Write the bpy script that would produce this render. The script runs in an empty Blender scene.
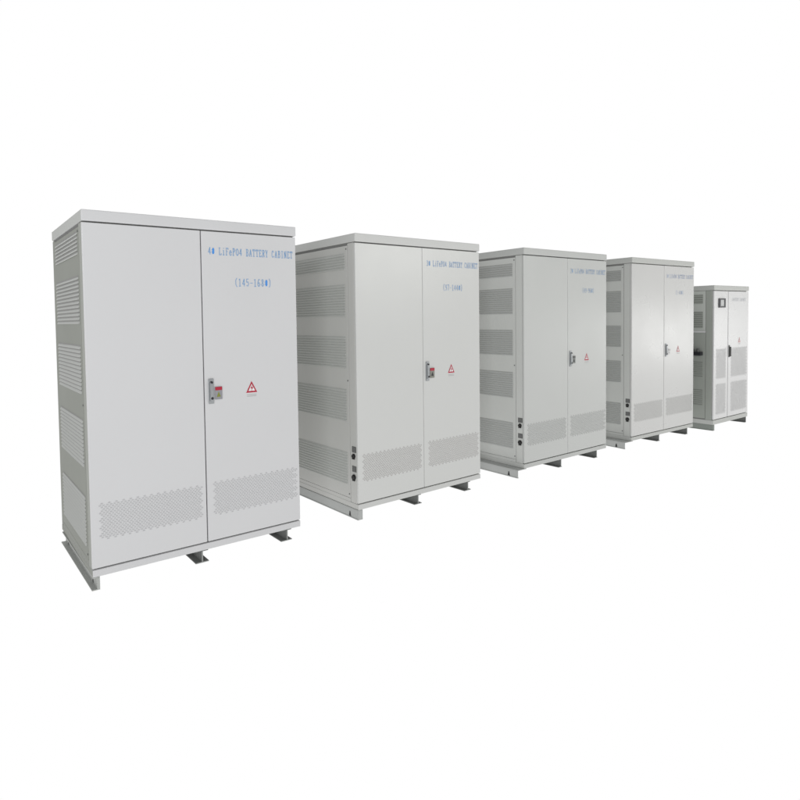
import bpy, math, random
from mathutils import Vector, Matrix
random.seed(7)
S = bpy.context.scene
C = S.collection
S.render.engine = 'CYCLES'

# ------------------------------------------------------------------ materials
def paint(name, col, rough=0.42, spec=0.4, bump=0.25, var=0.035, dust=0.0):
    m = bpy.data.materials.new(name); m.use_nodes = True
    nt = m.node_tree; b = nt.nodes['Principled BSDF']
    tc = nt.nodes.new('ShaderNodeTexCoord')
    oi = nt.nodes.new('ShaderNodeNewGeometry')
    n1 = nt.nodes.new('ShaderNodeTexNoise'); n1.inputs['Scale'].default_value = 1.7; n1.inputs['Detail'].default_value = 4
    nt.links.new(oi.outputs['Position'], n1.inputs['Vector'])
    cr = nt.nodes.new('ShaderNodeMix'); cr.data_type = 'RGBA'
    cr.inputs['A'].default_value = tuple(c * (1 - var) for c in col) + (1,)
    cr.inputs['B'].default_value = tuple(min(1, c * (1 + var)) for c in col) + (1,)
    nt.links.new(n1.outputs['Fac'], cr.inputs['Factor'])
    last = cr.outputs['Result']
    if dust:
        n3 = nt.nodes.new('ShaderNodeTexNoise'); n3.inputs['Scale'].default_value = 26; n3.inputs['Detail'].default_value = 7
        nt.links.new(oi.outputs['Position'], n3.inputs['Vector'])
        rp = nt.nodes.new('ShaderNodeMapRange'); rp.inputs[1].default_value = .52; rp.inputs[2].default_value = .8; rp.inputs[4].default_value = dust
        nt.links.new(n3.outputs['Fac'], rp.inputs[0])
        mx = nt.nodes.new('ShaderNodeMix'); mx.data_type = 'RGBA'
        mx.inputs['B'].default_value = tuple(c * .7 for c in col) + (1,)
        nt.links.new(last, mx.inputs['A']); nt.links.new(rp.outputs[0], mx.inputs['Factor'])
        last = mx.outputs['Result']
    nt.links.new(last, b.inputs['Base Color'])
    b.inputs['Specular IOR Level'].default_value = spec
    n2 = nt.nodes.new('ShaderNodeTexNoise'); n2.inputs['Scale'].default_value = 3.2; n2.inputs['Detail'].default_value = 2
    nt.links.new(oi.outputs['Position'], n2.inputs['Vector'])
    mr = nt.nodes.new('ShaderNodeMapRange'); mr.inputs[3].default_value = rough - .05; mr.inputs[4].default_value = rough + .07
    nt.links.new(n2.outputs['Fac'], mr.inputs[0]); nt.links.new(mr.outputs[0], b.inputs['Roughness'])
    n4 = nt.nodes.new('ShaderNodeTexNoise'); n4.inputs['Scale'].default_value = 2.4; n4.inputs['Detail'].default_value = 1
    nt.links.new(oi.outputs['Position'], n4.inputs['Vector'])
    bp = nt.nodes.new('ShaderNodeBump'); bp.inputs['Strength'].default_value = bump; bp.inputs['Distance'].default_value = .01
    nt.links.new(n4.outputs['Fac'], bp.inputs['Height']); nt.links.new(bp.outputs[0], b.inputs['Normal'])
    return m
def plain(name, col, rough=.5, metal=0.0, spec=.5, em=None):
    m = bpy.data.materials.new(name); m.use_nodes = True
    nt = m.node_tree; b = nt.nodes['Principled BSDF']
    g = nt.nodes.new('ShaderNodeNewGeometry'); n = nt.nodes.new('ShaderNodeTexNoise'); n.inputs['Scale'].default_value = 40; n.inputs['Detail'].default_value = 4
    nt.links.new(g.outputs['Position'], n.inputs['Vector'])
    mx = nt.nodes.new('ShaderNodeMix'); mx.data_type = 'RGBA'
    mx.inputs['A'].default_value = tuple(c * .88 for c in col) + (1,); mx.inputs['B'].default_value = tuple(min(1, c * 1.12) for c in col) + (1,)
    nt.links.new(n.outputs['Fac'], mx.inputs['Factor']); nt.links.new(mx.outputs['Result'], b.inputs['Base Color'])
    b.inputs['Roughness'].default_value = rough; b.inputs['Metallic'].default_value = metal; b.inputs['Specular IOR Level'].default_value = spec
    return m
def emis(name, col, s):
    m = bpy.data.materials.new(name); m.use_nodes = True; nt = m.node_tree
    nt.nodes.remove(nt.nodes['Principled BSDF'])
    e = nt.nodes.new('ShaderNodeEmission'); e.inputs[0].default_value = tuple(col) + (1,); e.inputs[1].default_value = s
    nt.links.new(e.outputs[0], nt.nodes['Material Output'].inputs[0]); return m

M_BLACK = plain('black_rubber', (.012, .012, .012), .45)
M_GAP = plain('dark_inside', (.21, .21, .205), .8, spec=.1)
M_STEEL_SHADE = plain('shaded_steel', (.155, .16, .155), .7, spec=.15)  # foot rails' shade under the cabinets is put into this dark colour
M_STEEL_LIT = plain('lit_flange_steel', (.30, .31, .30), .55, spec=.25)  # lighter copy: light on the rails' front edges put into the colour
M_SILVER = plain('zinc', (.36, .375, .385), .35, metal=.7)
M_KEY = plain('keyhole', (.015, .015, .02), .4)
M_RED = plain('sign_red', (.40, .010, .035), .5)
M_REDF = plain('faded_red', (.45, .16, .17), .5)
M_GREY = plain('caption_grey', (.42, .42, .42), .6)
M_LBL = plain('label_grey', (.085, .088, .085), .5)
M_LBLL = plain('label_line', (.20, .20, .20), .5)
M_WHITE = plain('sign_white', (.74, .73, .73), .5)
M_TAG = plain('tag_grey', (.27, .27, .29), .5)
M_OLIVE = plain('tag_olive', (.20, .22, .03), .5)
M_SCREEN = plain('screen_grey', (.46, .47, .47), .3)

# ------------------------------------------------------------------ mesh builder
class MB:
    def __init__(s): s.v = []; s.f = []; s.m = []
    def box(s, x0, x1, y0, y1, z0, z1, mi=0):
        i = len(s.v)
        s.v += [(x, y, z) for z in (z0, z1) for y in (y0, y1) for x in (x0, x1)]
        for q in ((0, 2, 3, 1), (4, 5, 7, 6), (0, 1, 5, 4), (2, 6, 7, 3), (0, 4, 6, 2), (1, 3, 7, 5)):
            s.f.append(tuple(i + k for k in q)); s.m.append(mi)
        return s
    def poly(s, pts, mi=0):
        i = len(s.v); s.v += [tuple(p) for p in pts]; s.f.append(tuple(range(i, i + len(pts)))); s.m.append(mi); return s
    def prism(s, pts, vec, mi=0):
        i = len(s.v); n = len(pts); vec = Vector(vec)
        s.v += [tuple(p) for p in pts] + [tuple(Vector(p) + vec) for p in pts]
        s.f.append(tuple(i + k for k in range(n))); s.f.append(tuple(i + n + k for k in reversed(range(n)))); s.m += [mi, mi]
        for k in range(n):
            s.f.append((i + k, i + n + k, i + n + (k + 1) % n, i + (k + 1) % n)); s.m.append(mi)
        return s
    def cyl(s, c, axis, r, h, n=20, mi=0, r2=None):
        r2 = r if r2 is None else r2; c = Vector(c); ax = Vector(axis).normalized()
        u = ax.orthogonal().normalized(); w = ax.cross(u); i = len(s.v)
        for (rr, t) in ((r, 0), (r2, h)):
            for k in range(n):
                a = 2 * math.pi * k / n; s.v.append(tuple(c + ax * t + (u * math.cos(a) + w * math.sin(a)) * rr))
        s.f.append(tuple(i + k for k in reversed(range(n)))); s.f.append(tuple(i + n + k for k in range(n))); s.m += [mi, mi]
        for k in range(n):
            s.f.append((i + k, i + (k + 1) % n, i + n + (k + 1) % n, i + n + k)); s.m.append(mi)
        return s
    def build(s, name, mats, parent=None, bevel=0, seg=2):
        me = bpy.data.meshes.new(name); me.from_pydata(s.v, [], s.f)
        for m in (mats if isinstance(mats, (list, tuple)) else [mats]): me.materials.append(m)
        me.polygons.foreach_set('material_index', s.m); me.update()
        import bmesh
        bm = bmesh.new(); bm.from_mesh(me); bmesh.ops.recalc_face_normals(bm, faces=bm.faces); bm.to_mesh(me); bm.free()
        o = bpy.data.objects.new(name, me); C.objects.link(o)
        if parent: o.parent = parent
        if bevel:
            b = o.modifiers.new('bevel', 'BEVEL'); b.width = bevel; b.segments = seg; b.limit_method = 'ANGLE'
            for p in me.polygons: p.use_smooth = True
            w = o.modifiers.new('wn', 'WEIGHTED_NORMAL'); w.keep_sharp = False
        return o

def thing(name, label, cat, loc, rz=0, group=None):
    o = bpy.data.objects.new(name, None); C.objects.link(o); o.empty_display_size = .1
    o.location = loc; o.rotation_euler = (0, 0, rz); o['label'] = label; o['category'] = cat
    if group: o['group'] = group
    return o

# ------------------------------------------------------------------ stencil lettering (half-width glyph strokes)
G = {
 '0': [[(.5,1),(.85,.8),(.85,.2),(.5,0),(.15,.2),(.15,.8),(.5,1)]],
 '1': [[(.25,.85),(.5,1),(.5,0)],[(.25,0),(.75,0)]],
 '2': [[(.15,.8),(.4,1),(.75,.95),(.85,.7),(.15,0),(.85,0)]],
 '3': [[(.15,.85),(.5,1),(.8,.8),(.5,.55),(.85,.3),(.5,0),(.15,.15)]],
 '4': [[(.65,0),(.65,1),(.1,.3),(.9,.3)]],
 '5': [[(.8,1),(.2,1),(.2,.55),(.6,.62),(.85,.35),(.6,.02),(.15,.1)]],
 '6': [[(.8,.92),(.5,1),(.15,.55),(.2,.1),(.5,0),(.85,.25),(.6,.55),(.2,.4)]],
 '7': [[(.15,.85),(.15,1),(.85,1),(.45,0)]],
 '8': [[(.5,1),(.8,.8),(.5,.53),(.15,.25),(.5,0),(.85,.25),(.5,.53),(.2,.8),(.5,1)]],
 '9': [[(.8,.6),(.4,.45),(.15,.75),(.5,1),(.85,.85),(.85,.4),(.5,0),(.2,.08)]],
 '#': [[(.35,.1),(.4,.9)],[(.65,.1),(.7,.9)],[(.1,.35),(.9,.35)],[(.1,.65),(.9,.65)]],
 '-': [[(.15,.45),(.85,.45)]], '(': [[(.8,1.1),(.45,.8),(.45,.2),(.8,-.1)]], ')': [[(.2,1.1),(.55,.8),(.55,.2),(.2,-.1)]],
 'L': [[(.1,1),(.5,1)],[(.28,1),(.28,0)],[(.1,0),(.85,0),(.9,.2)]],
 'i': [[(.5,1),(.5,.9)],[(.3,.65),(.5,.65),(.5,0)],[(.25,0),(.75,0)]],
 'F': [[(.1,0),(.5,0)],[(.28,0),(.28,1)],[(.1,1),(.85,1),(.88,.8)],[(.28,.53),(.65,.53)]],
 'e': [[(.15,.35),(.85,.35),(.7,.65),(.4,.68),(.15,.4),(.25,.05),(.6,0),(.85,.15)]],
 'P': [[(.1,0),(.5,0)],[(.28,0),(.28,1)],[(.1,1),(.65,1),(.88,.78),(.65,.5),(.28,.5)]],
 'O': [[(.5,1),(.88,.75),(.88,.25),(.5,0),(.12,.25),(.12,.75),(.5,1)]],
 'B': [[(.1,0),(.65,0),(.88,.25),(.65,.53),(.28,.53)],[(.28,0),(.28,1)],[(.1,1),(.65,1),(.82,.78),(.65,.53)]],
 'A': [[(.05,0),(.3,0)],[(.15,0),(.5,1),(.85,0)],[(.7,0),(.95,0)],[(.27,.35),(.73,.35)]],
 'T': [[(.08,.8),(.1,1),(.9,1),(.92,.8)],[(.5,1),(.5,0)],[(.3,0),(.7,0)]],
 'E': [[(.1,1),(.8,1),(.85,.8)],[(.28,1),(.28,0)],[(.28,.53),(.6,.53)],[(.1,0),(.85,0),(.9,.2)]],
 'R': [[(.1,0),(.45,0)],[(.28,0),(.28,1)],[(.1,1),(.65,1),(.85,.78),(.65,.53),(.28,.53)],[(.5,.53),(.9,0)]],
 'Y': [[(.05,1),(.3,1)],[(.15,1),(.5,.5),(.85,1)],[(.5,.5),(.5,0)],[(.3,0),(.7,0)]],
 'C': [[(.88,.75),(.6,1),(.3,.95),(.12,.6),(.15,.2),(.45,0),(.88,.2)]],
 'N': [[(.05,0),(.3,0)],[(.18,0),(.18,1),(.8,0),(.8,1)],[(.65,1),(.95,1)]],
 'I': [[(.25,1),(.75,1)],[(.5,1),(.5,0)],[(.25,0),(.75,0)]],
}
def lettering(txt, x0, x1, z0, z1, y, mat, parent, w=.0042, name='lettering', bold=('#',)):
    mb = MB(); n = len(txt); cw = (x1 - x0) / n; k = 0
    for i, ch in enumerate(txt + ' '):
        if ch == ' ':
            mb.build(name, mat, parent); mb = MB(); continue
        for pl in G[ch]:
            P = [(x0 + (i + .1 + .8 * a) * cw, z0 + b * (z1 - z0)) for a, b in pl]
            for (a, b) in zip(P, P[1:]):
                d = Vector((b[0] - a[0], b[1] - a[1]))
                if d.length < 1e-6: continue
                d.normalize(); hw = w * (.72 if ch in bold else .5); nn = Vector((-d.y, d.x)) * hw; e = d * hw * .6
                yy = y - .00002 * (k % 40); k += 1
                mb.poly([(a[0] - e.x + nn.x, yy, a[1] - e.y + nn.y), (a[0] - e.x - nn.x, yy, a[1] - e.y - nn.y),
                         (b[0] + e.x - nn.x, yy, b[1] + e.y - nn.y), (b[0] + e.x + nn.x, yy, b[1] + e.y + nn.y)], 1 if ch == '#' else 0)

# ------------------------------------------------------------------ shared pieces
H, ZT, ZD, ZP = 2.2, 2.1355, .127, .0775
def vent(x0, x1, z0, z1, y, mats, parent, px=.021, pz=.0112, sw=.0155, sh=.0055):
    """staggered pressed slots with a lip under each"""
    mb = MB(); rows = int(round((z1 - z0) / pz)); cols = int((x1 - x0) / px)
    ox = (x1 - x0 - (cols + .0) * px) / 2
    for r in range(rows + 1):
        z = z0 + r * (z1 - z0) / rows
        for c in range(cols + (0 if r % 2 else 1)):
            x = x0 + ox + (c + (.5 if r % 2 else 0)) * px
            a, b = x - sw / 2, x + sw / 2
            if a < x0 - .02 or b > x1 + .02: continue
            if r in (0, rows) and c % 2: continue
            if (c == 0 or b > x1 - px * .9) and r % 4 == 0: continue
            mb.poly([(a, y - .0008, z), (a + .003, y - .0008, z - sh / 2), (b - .003, y - .0008, z - sh / 2), (b, y - .0008, z), (b - .003, y - .0008, z + sh / 2), (a + .003, y - .0008, z + sh / 2)], 0)  # flat dark quad: the opening's shade is put into its colour
            # hood above the slot
            zz = z + sh / 2
            mb.poly([(a + .002, y, zz + .003), (b - .002, y, zz + .003), (b - .003, y - .0028, zz - .0005), (a + .003, y - .0028, zz - .0005)], 1)
    return mb.build('vent', mats, parent)
def louvre(y0, y1, z0, z1, n, mats, parent, x=0.0, dep=.010, fr=.55):
    """horizontal pressed louvre blades on the left side (outward = -x)"""
    mb = MB(); p = (z1 - z0) / n
    for i in range(n):
        a = z0 + i * p; b = a + p * fr
        mb.prism([(x, y0, b + p * .12), (x - dep, y0, a + p * .12), (x - dep + .0016, y0, a), (x, y0, a + .0016)], (0, y1 - y0, 0), 1)
        mb.poly([(x - .0008, y0, b + p * .12), (x - .0008, y1, b + p * .12), (x - .0008, y1, a + p), (x - .0008, y0, a + p)], 0)  # flat dark strip: shade of the recess below each blade, as colour
    return mb.build('louvre', mats, parent)
def handle(x0, z0, parent, dz=0, h=.162, w=.035):
    mb = MB(); y = -.001
    mb.box(x0, x0 + w, y - .006, y, z0, z0 + h)                                  # escutcheon
    mb.prism([(x0 + .006, y - .006, z0 + h - .018), (x0 + .006, y - .016, z0 + h - .028), (x0 + .006, y - .018, z0 + .05), (x0 + .006, y - .014, z0 + .018), (x0 + .006, y - .006, z0 + .018)], (w - .014, 0, 0))  # swing lever
    mb.cyl((x0 + .019, y - .006, z0 + h - .024), (0, -1, 0), .0075, .012, 14, 1)
    mb.cyl((x0 + .019, y - .013, z0 + .036), (0, -1, 0), .0095, .005, 16, 1)
    return mb.build('handle', [M_SILVER, M_KEY], parent, bevel=.0016)
def triangle_sign(cx, z0, w, h, y, parent, mats):
    mb = MB()
    def tri(s, yy, mi):
        cz = z0 + h * .36
        P = [(cx, z0 + h), (cx - w / 2, z0), (cx + w / 2, z0)]
        mb.poly([(cx + (a - cx) * s, yy, cz + (b - cz) * s) for a, b in P], mi)
    tri(1.07, y - .0006, 1); tri(1.0, y - .0012, 0); tri(.60, y - .0018, 1)
    B = [(.07, .68), (-.13, .36), (.0, .38), (-.05, .12), (.14, .46), (.02, .46)]
    mb.poly([(cx + a * w, y - .0024, z0 + b * h) for a, b in B], 0)
    for k in range(2):
        mb.poly([(cx - w * .42, y - .0008, z0 - .016 - .010 * k), (cx + w * .42, y - .0008, z0 - .016 - .010 * k), (cx + w * .42, y - .0008, z0 - .012 - .010 * k), (cx - w * .42, y - .0008, z0 - .012 - .010 * k)], 2)
    return mb.build('warning_sticker', mats, parent)

def cabinet(label, x, y, rz, W, D, col, sidecol, ventdark, ltxt, lcol, rails, sockets, seam=(.7135, .7205), signmats=None, louv=None, rough=.33, side_spec=.4, blade=None, post=None, letw=.0038, ventslot=.007, frame=None, slot=(.27, .27, .26), mark=(.85, .95, 1.0), spec=.65, rside=None, dbump=.10):
    t = thing('battery_cabinet', label, 'battery cabinet', (x, y, 0), rz, 'row of battery cabinets')
    P = paint('door_paint', col, rough, spec, bump=dbump, var=.02, dust=.03); PS = paint('side_shading_paint', sidecol, .5, side_spec, dust=.06)  # sidecol has the side's light and shade put into the colour
    PF = paint('frame_paint', frame or tuple(c * .97 for c in col), .45, .35); VL = plain('louvre_dark', slot, .6, spec=.2)
    PC = paint('post_shading_paint', post or sidecol, .5, side_spec)  # post tone also carries the side's shade in its colour
    PB = paint('blade_shading_paint', blade or sidecol, .5, side_spec)  # blade tone: louvre light and shade put into the colour
    VD = plain('vent_dark', ventdark, .6, spec=.2)
    # inner carcass
    MB().box(.006, W - .006, .026, D - .006, ZP + .02, 2.15).build('inner_frame', M_GAP, t)
    PR = paint('roof_side_shade_paint', rside, .5, .3) if rside else PF  # shade on the roof's left face put into its colour
    rf = MB().box(-.003, W + .003, -.004, D + .003, ZT, H); rf.m[4] = 1; rf.build('roof', [PF, PR], t, bevel=.006, seg=3)
    pl = MB().box(0, W, 0, D, ZP, .119); pl.m[4] = 1; pl.build('plinth', [PF, PS], t, bevel=.003)  # left face takes the side colour, shade included
    # front corner posts
    MB().box(.001, .05, .0225, .0945, .1195, 2.131).build('corner_post', PC, t, bevel=.004)
    MB().box(W - .05, W - .001, .0225, .094, .1195, 2.131).build('corner_post', PS, t, bevel=.004)
    # doors
    dl = MB().box(0, seam[0], 0, .020, ZD, 2.1275).build('door', P, t, bevel=.0045, seg=3)
    dr = MB().box(seam[1], W, 0, .020, ZD, 2.1275).build('door', P, t, bevel=.0045, seg=3)
    vent(.045, .690, .290, .500, 0, [VD, P], dl); vent(.765, W - .022, .290, .505, 0, [VD, P], dr)
    L = [plain('stencil_blue', lcol, .6, spec=.2), plain('stencil_mark', tuple(c * k for c, k in zip(lcol, mark)), .6, spec=.2)]
    lettering(ltxt[0], .763, W - .024, 1.980, 2.025, -.0012, L, dr, w=letw)
    n = len(ltxt[1]); lettering(ltxt[1], 1.085 - n * .0142, 1.085 + n * .0142, 1.780, 1.828, -.0012, L, dr, w=letw)
    handle(.745, 1.020, dr)
    triangle_sign(1.056, 1.068, .084, .078, 0, dr, signmats or [M_RED, M_WHITE, M_GREY])
    # left side panel with louvres, right side and back plain
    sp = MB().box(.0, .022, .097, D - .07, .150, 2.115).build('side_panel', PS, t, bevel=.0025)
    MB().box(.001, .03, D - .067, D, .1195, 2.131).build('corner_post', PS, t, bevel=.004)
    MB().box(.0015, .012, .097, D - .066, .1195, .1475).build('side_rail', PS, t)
    for z in (.18, 1.07, 2.09): MB().cyl((0.0, .108, z), (-1, 0, 0), .006, .003, 12).build('screw', M_STEEL_SHADE, sp)
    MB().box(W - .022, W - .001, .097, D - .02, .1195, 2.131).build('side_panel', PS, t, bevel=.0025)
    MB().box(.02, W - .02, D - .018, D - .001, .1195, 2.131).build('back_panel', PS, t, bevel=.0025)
    for (z0, z1, nn, y0) in louv:
        louvre(y0, D - .12, z0, z1, nn, [VL, PB], sp, dep=.007, fr=.5)
    # sockets on the front post
    for (zl, zk, r) in sockets:
        lb = MB(); lb.box(-.001, .001, .022, .070, zl, zl + .046)
        for k in range(5): lb.box(-.0018, -.0002, .027, .065, zl + .005 + k * .008, zl + .0085 + k * .008, 1)
        lb.build('label_plate', [M_LBL, M_LBLL], t)
        kb = MB(); kb.cyl((.001, .048, zk), (-1, 0, 0), r * 1.12, .008, 24); kb.cyl((-.007, .048, zk), (-1, 0, 0), r * .95, .009, 24, 0, r * .85)
        kb.box(-.012, -.001, .034, .062, zk - r * 1.45, zk - r * .9)
        kb.build('cable_connector', M_BLACK, t, bevel=.002)
    # base rails
    rl, rmid, rright, yf = rails
    left_rail(t, rl[0], rl[1], rl[2], yf, D, paint('rail_paint', rl[5], .55, .25), rl[3], rl[4])
    for (wx, fa, fb) in (rmid, rright):
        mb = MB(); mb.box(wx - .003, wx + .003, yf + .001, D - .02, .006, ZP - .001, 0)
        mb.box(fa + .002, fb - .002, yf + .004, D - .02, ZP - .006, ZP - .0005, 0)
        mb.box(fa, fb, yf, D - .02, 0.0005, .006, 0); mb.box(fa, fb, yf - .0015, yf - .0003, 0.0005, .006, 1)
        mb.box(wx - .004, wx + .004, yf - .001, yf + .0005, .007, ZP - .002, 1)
        mb.build('foot_rail', [M_STEEL_SHADE, M_STEEL_LIT], t)
    return t

def left_rail(t, xa, xb, skew, yf, D, mat, web=.006, back=.03, slots=True):
    """channel along the left edge: ground flange, web, top flange under the plinth, closed front end, lifting slots"""
    y0, y1 = yf, D + back
    mb = MB()
    def X(x, y): return x - skew * (y - y0) / (y1 - y0)
    def bx(x0, x1, z0, z1, a=y0, b=y1, mi=0):
        i = len(mb.v)
        mb.v += [(X(xx, yy), yy, z) for z in (z0, z1) for yy in (a, b) for xx in (x0, x1)]
        for q in ((0, 2, 3, 1), (4, 5, 7, 6), (0, 1, 5, 4), (2, 6, 7, 3), (0, 4, 6, 2), (1, 3, 7, 5)):
            mb.f.append(tuple(i + k for k in q)); mb.m.append(mi)
    xw = xa + web
    bx(xw, xw + .006, .0062, ZP - .0075)
    bx(xa, xb, .0005, .006)
    if xb > 0:
        bx(min(xw, .002), xb, ZP - .007, ZP - .0008, y0 + .001)
        bx(xw + .0065, xb, .0062, ZP - .0075, y0, y0 + .004)
    else:                                              # channel standing outside the plinth: its top flange reaches under it
        bx(xw, .03, ZP - .007, ZP - .0008, y0 + .001)
    if slots:
        for yy in (y0 + .10, y1 - .10):
            xs = X(xw - .0012, yy)
            mb.prism([(xs, yy - .012, .010), (xs, yy + .014, .010), (xs, yy + .006, .048), (xs, yy - .003, .048)], (.001, 0, 0), 1)
    mb.build('foot_rail', [mat, M_BLACK], t)

def tag_card(label, cab, x0, x1, z0, z1, mats, pale=False):
    W = cab.matrix_world if False else Matrix.Translation(cab.location) @ Matrix.Rotation(cab.rotation_euler.z, 4, 'Z')
    o = thing('warning_tag', label, 'tag', W @ Vector(((x0 + x1) / 2, -.006, z0)), cab.rotation_euler.z, 'warning tags hanging at the door handles')
    w = x1 - x0; h = z1 - z0
    MB().box(-w / 2, w / 2, -.001, .001, 0, h).build('card', mats[0], o, bevel=.0006)
    MB().box(-w / 2 + .001, w / 2 - .001, -.0022, -.0012, h * .72, h - .001).build('red_band', mats[1], o)
    MB().poly([(-w * .28, -.0018, h * .2), (w * .28, -.0018, h * .2), (0, -.0018, h * .62)]).build('warning_triangle', mats[2], o)
    return o

# ------------------------------------------------------------------ the row
DD = .953
LV1 = [(1.955, 2.095, 6, .13), (1.55, 1.835, 12, .13), (1.135, 1.425, 12, .13), (.700, .985, 12, .13), (.225, .525, 13, .13)]
LV2 = [(1.935, 2.060, 6, .128), (1.570, 1.820, 12, .128), (1.165, 1.415, 12, .128), (.750, 1.003, 12, .128), (.252, .508, 12, .128)]
SK = [(.518, .490, .0165), (.366, .325, .0195)]
BLUE1 = (.10, .27, .55); BLUE2 = (.22, .32, .48); BLUE3 = (.28, .36, .46); BLUE4 = (.36, .40, .50)
c1 = cabinet('tall light grey battery cabinet marked 4# (145-168#), nearest and largest of the row', 0, 0, 0, 1.4233, DD,
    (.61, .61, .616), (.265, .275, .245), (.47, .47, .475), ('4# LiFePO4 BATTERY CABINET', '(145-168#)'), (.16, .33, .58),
    ((-.006, .040, .010, .030, -.05, (.42, .43, .41)), (.676, .630, .720), (1.312, 1.262, 1.350), .0), [], louv=LV1, side_spec=.15, blade=(.50, .51, .49), post=(.34, .35, .32), letw=.0036, mark=(.4, .85, 1.25), spec=.4, rside=(.47, .48, .46))  # nearest cabinet: dark side reflection put into side tones, blades kept lighter
c2 = cabinet('light grey battery cabinet marked 3# (97-144#), second in the row behind the nearest one', 1.9665, .0223, .02659, 1.4354, DD,
    (.585, .59, .575), (.52, .52, .50), (.43, .41, .40), ('3# LiFePO4 BATTERY CABINET', '(97-144#)'), (.24, .38, .60),
    ((-.008, .040, .0, .004, .0, (.42, .43, .42)), (.640, .597, .680), (1.262, 1.215, 1.300), .0), SK, louv=LV2, seam=(.7148, .7184), slot=(.45, .46, .44), blade=(.50, .51, .49))
c3 = cabinet('light grey battery cabinet marked 2# (49-96#), middle one of the row of five cabinets', 3.9983, .0332, .00893, 1.4392, DD,
    (.51, .52, .505), (.56, .57, .55), (.40, .41, .40), ('2# LiFePO4 BATTERY CABINET', '(49-96#)'), (.28, .39, .56),
    ((-.108, -.09, .0, .004, .0, (.42, .43, .42)), (.596, .552, .610), (1.250, 1.200, 1.262), .0), SK, louv=LV2, seam=(.7148, .7184), slot=(.38, .39, .37), blade=(.46, .47, .46))
c4 = cabinet('light grey battery cabinet marked 1# (1-48#), directly beside the shorter control cabinet', 6.0019, .0653, -.0152, 1.4525, DD,
    (.57, .57, .56), (.52, .53, .51), (.42, .42, .41), ('1# LiFePO4 BATTERY CABINET', '(1-48#)'), (.38, .44, .58),
    ((-.146, -.13, -.06, .004, .0, (.42, .43, .42)), (.610, .566, .630), (1.300, 1.250, 1.312), .0), SK, louv=LV2, rough=.28, dbump=0, signmats=[M_REDF, M_WHITE, M_GREY], frame=(.48, .49, .47), slot=(.35, .36, .34), blade=(.42, .43, .42))

tag_card('small grey and red warning card with yellow-green triangle at the nearest cabinet handle', c1, .788, .838, 1.045, 1.127, [M_TAG, M_RED, M_OLIVE])
tag_card('small dark grey and red warning card beside the handle of the second cabinet', c2, .790, .842, 1.042, 1.126, [plain('tag_dark', (.22, .22, .19), .5), M_RED, M_KEY])
tag_card('small dark warning card beside the handle of the middle cabinet', c3, .790, .842, 1.050, 1.126, [plain('tag_mid', (.20, .21, .2), .5), M_LBL, M_KEY])
tag_card('small pale card beside the handle of the fourth cabinet, next to the shorter one', c4, .800, .850, 1.045, 1.110, [plain('tag_pale', (.62, .62, .62), .5), M_GREY, M_GREY])

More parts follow.
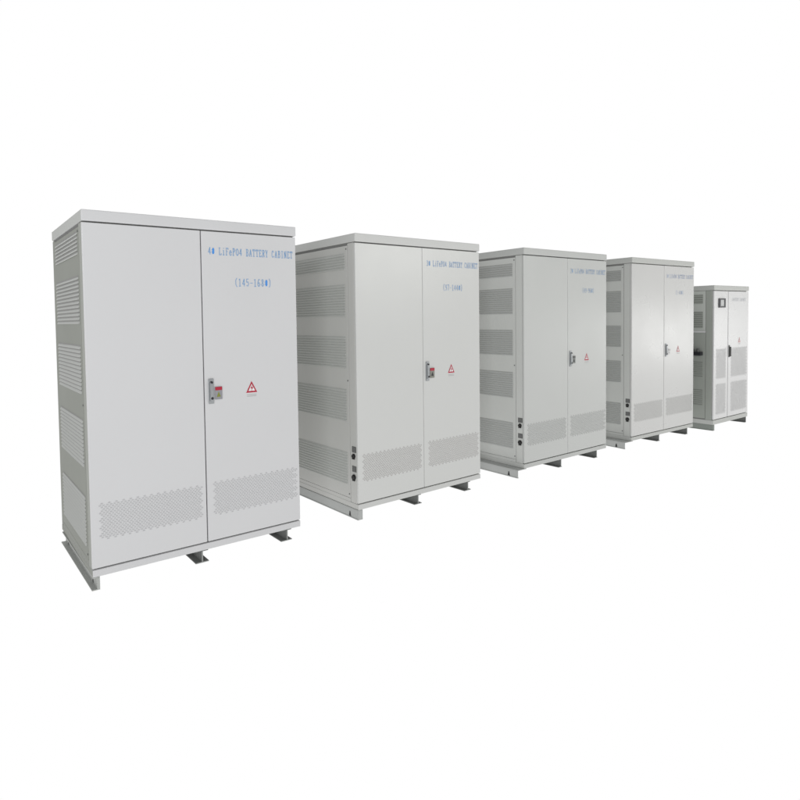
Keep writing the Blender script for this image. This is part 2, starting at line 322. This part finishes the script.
# ------------------------------------------------------------------ control cabinet (last, shorter)
def control_cabinet(x, y, W, D, HH):
    t = thing('control_cabinet', 'shorter light grey control cabinet with small square display, farthest in the row', 'control cabinet', (x, y, 0))
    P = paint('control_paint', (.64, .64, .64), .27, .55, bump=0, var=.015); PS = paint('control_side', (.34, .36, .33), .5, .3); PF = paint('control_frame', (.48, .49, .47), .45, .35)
    VD = plain('control_vent', (.44, .44, .44), .6, spec=.2); VS = plain('control_side_vent', (.22, .23, .21), .6, spec=.2)
    MB().box(.006, W - .006, .026, D - .006, ZP + .02, HH - .05).build('inner_frame', M_GAP, t)
    MB().box(-.003, W + .003, -.004, D + .003, 1.838, HH).build('roof', PF, t, bevel=.006, seg=3)
    MB().box(0, W, 0, D, ZP, .135).build('plinth', PF, t, bevel=.003)
    for xx in (.001, W - .05):
        MB().box(xx, xx + .049, .0225, .094, .1355, 1.834).build('corner_post', PS, t, bevel=.004)
    dl = MB().box(.008, .416, 0, .02, .143, 1.830).build('door', P, t, bevel=.0045, seg=3)
    dr = MB().box(.432, W, 0, .02, .143, 1.830).build('door', P, t, bevel=.0045, seg=3)
    for (a, b, d) in ((.055, .375, dl), (.505, 1.035, dr)):
        for (z0, z1) in ((.675, 1.065), (.205, .605)):
            vent(a + .01, b - .01, z0, z1, 0, [VD, P], d, px=.022, pz=.011, sw=.017, sh=.0055)
    f = MB(); X0, X1, Z0, Z1 = .125, .315, 1.612, 1.732
    f.box(X0, X1, -.012, -.0005, Z0, Z0 + .018); f.box(X0, X1, -.012, -.0005, Z1 - .018, Z1)
    f.box(X0, X0 + .045, -.012, -.0005, Z0 + .018, Z1 - .018); f.box(X1 - .03, X1, -.012, -.0005, Z0 + .018, Z1 - .018)
    f.build('display_bezel', M_KEY, dl)
    MB().box(X0 + .045, X1 - .03, -.007, -.0005, Z0 + .018, Z1 - .018).build('display_screen', M_SCREEN, dl)
    mb = MB(); mb.box(.440, .468, -.008, -.001, .945, 1.105); mb.box(.446, .462, -.026, -.008, .955, 1.085)
    mb.build('handle', M_LBL, dr, bevel=.002)
    L = [plain('pale_stencil', (.57, .59, .62), .6, spec=.2)] * 2
    lettering('BATTERY CABINET', .545, .975, 1.700, 1.738, -.0012, L, dr, w=.004)
    triangle_sign(.775, 1.135, .075, .07, 0, dr, [M_REDF, M_WHITE, M_GREY])
    # left side: framed upper panel, shelf, lower panel
    sp = MB().box(0, .02, .097, D - .07, .150, 1.285).build('side_panel', PS, t, bevel=.0025)
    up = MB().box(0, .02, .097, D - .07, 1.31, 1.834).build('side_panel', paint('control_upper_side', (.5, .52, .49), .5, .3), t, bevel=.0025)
    MB().box(-.008, .012, .095, D - .067, 1.286, 1.309).build('side_rail', P, t)
    for (z0, z1, p_) in ((1.665, 1.785, up), (1.345, 1.560, up), (.690, .900, sp), (.315, .530, sp)):
        louvre(.128, .40, z0, z1, int((z1 - z0) / .025), [VS, PS], p_, dep=.006); louvre(.46, .80, z0, z1, int((z1 - z0) / .025), [VS, PS], p_, dep=.006)
    MB().box(.001, .03, D - .067, D, .1355, 1.834).build('corner_post', PS, t, bevel=.004)
    MB().box(W - .022, W - .001, .097, D - .02, .1355, 1.834).build('side_panel', PS, t, bevel=.0025)
    MB().box(.02, W - .02, D - .018, D - .001, .1355, 1.834).build('back_panel', PS, t, bevel=.0025)
    sh = MB().box(-.07, -.0005, .125, .70, 1.022, 1.032).box(-.07, -.062, .125, .70, .985, 1.0215).box(-.0615, -.0005, .125, .131, .985, 1.0215).build('side_shelf', M_KEY, t, bevel=.001)
    for yy in (.17, .23, .31, .42):
        mb = MB(); mb.cyl((-.035, yy, 1.0325), (0, 0, 1), .020, .028, 16); mb.cyl((-.035, yy, 1.0605), (0, 0, 1), .013, .016, 14); mb.build('terminal', M_LBL, sh)
    left_rail(t, -.004, .04, 0, 0, D, paint('control_rail', (.24, .26, .24), .5, .2), slots=False)
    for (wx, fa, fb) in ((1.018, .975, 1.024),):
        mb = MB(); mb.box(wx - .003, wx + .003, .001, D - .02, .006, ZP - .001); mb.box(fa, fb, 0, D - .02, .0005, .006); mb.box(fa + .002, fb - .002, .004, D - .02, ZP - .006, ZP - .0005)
        mb.build('foot_rail', M_STEEL_SHADE, t)
    return t
c5 = control_cabinet(7.7688, -.0599, 1.0659, DD, 1.902)

# ------------------------------------------------------------------ setting: seamless white floor that glows by itself, though no lamp
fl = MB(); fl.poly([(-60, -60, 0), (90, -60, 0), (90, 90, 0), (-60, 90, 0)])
fo = fl.build('floor', emis('self_glowing_floor', (1, 1, 1), 1.0)); fo['kind'] = 'structure'

w = bpy.data.worlds.new('World'); S.world = w; w.use_nodes = True; nt = w.node_tree
bg = nt.nodes['Background']; tc = nt.nodes.new('ShaderNodeTexCoord')
dt = nt.nodes.new('ShaderNodeVectorMath'); dt.operation = 'DOT_PRODUCT'
a = math.radians(40)                                   # azimuth of the white backdrop's centre
dt.inputs[1].default_value = (math.sin(a), math.cos(a), 0)
nt.links.new(tc.outputs['Generated'], dt.inputs[0])
mr = nt.nodes.new('ShaderNodeMapRange'); mr.interpolation_type = 'SMOOTHSTEP'
mr.inputs[1].default_value = .05; mr.inputs[2].default_value = .5; mr.inputs[3].default_value = .25; mr.inputs[4].default_value = 1.0  # dimmer away from the backdrop, added to give the faces shading
nt.links.new(dt.outputs['Value'], mr.inputs[0]); nt.links.new(mr.outputs[0], bg.inputs['Strength'])
bg.inputs['Color'].default_value = (1, 1, 1, 1)

def area(name, loc, target, size, power, col):
    l = bpy.data.lights.new(name, 'AREA'); l.shape = 'RECTANGLE'; l.size, l.size_y = size; l.energy = power; l.color = col
    o = bpy.data.objects.new(name, l); C.objects.link(o); o.location = loc
    o.rotation_euler = (Vector(target) - Vector(loc)).to_track_quat('-Z', 'Y').to_euler()
    return o
area('added_front_light', (-4.5, -6.5, 3.4), (1.5, 0, 1.2), (4, 3), 330, (.97, .985, 1))  # added unseen area lamp, brightens the fronts and left sides
area('added_far_light', (8.5, -6.0, 3.5), (7.5, 0, 1.2), (3, 2.5), 135, (1, 1, .955))  # added unseen area lamp, brightens the far cabinet fronts
area('added_gloss_light', (16.5, -5.2, .95), (7.5, 0, .8), (3.0, 1.4), 42, (1, 1, .99))  # added unseen low lamp, gives the far doors a glossy gradient

# ------------------------------------------------------------------ camera
cam = bpy.data.cameras.new('camera'); co = bpy.data.objects.new('camera', cam); C.objects.link(co); S.camera = co
ya, pi_, ro = .57587447, .03665101, -.01772729
f = Vector((math.sin(ya) * math.cos(pi_), math.cos(ya) * math.cos(pi_), -math.sin(pi_)))
rt = Vector((math.cos(ya), -math.sin(ya), 0)); up = rt.cross(f)
r2 = rt * math.cos(ro) + up * math.sin(ro); u2 = -rt * math.sin(ro) + up * math.cos(ro)
m = Matrix((r2, u2, -f)).transposed().to_4x4(); m.translation = (-.71427854, -3.43170389, 1.55274086)
co.matrix_world = m
cam.sensor_width = 36; cam.lens = 573.2065 / 800 * 36; cam.shift_x = 92.15 / 800; cam.shift_y = -59.64 / 800
cam.clip_end = 500; cam.clip_start = .05
S.view_settings.view_transform = 'Standard'; S.view_settings.look = 'None'; S.view_settings.exposure = 0
S.render.film_transparent = False
S.cycles.max_bounces = 6
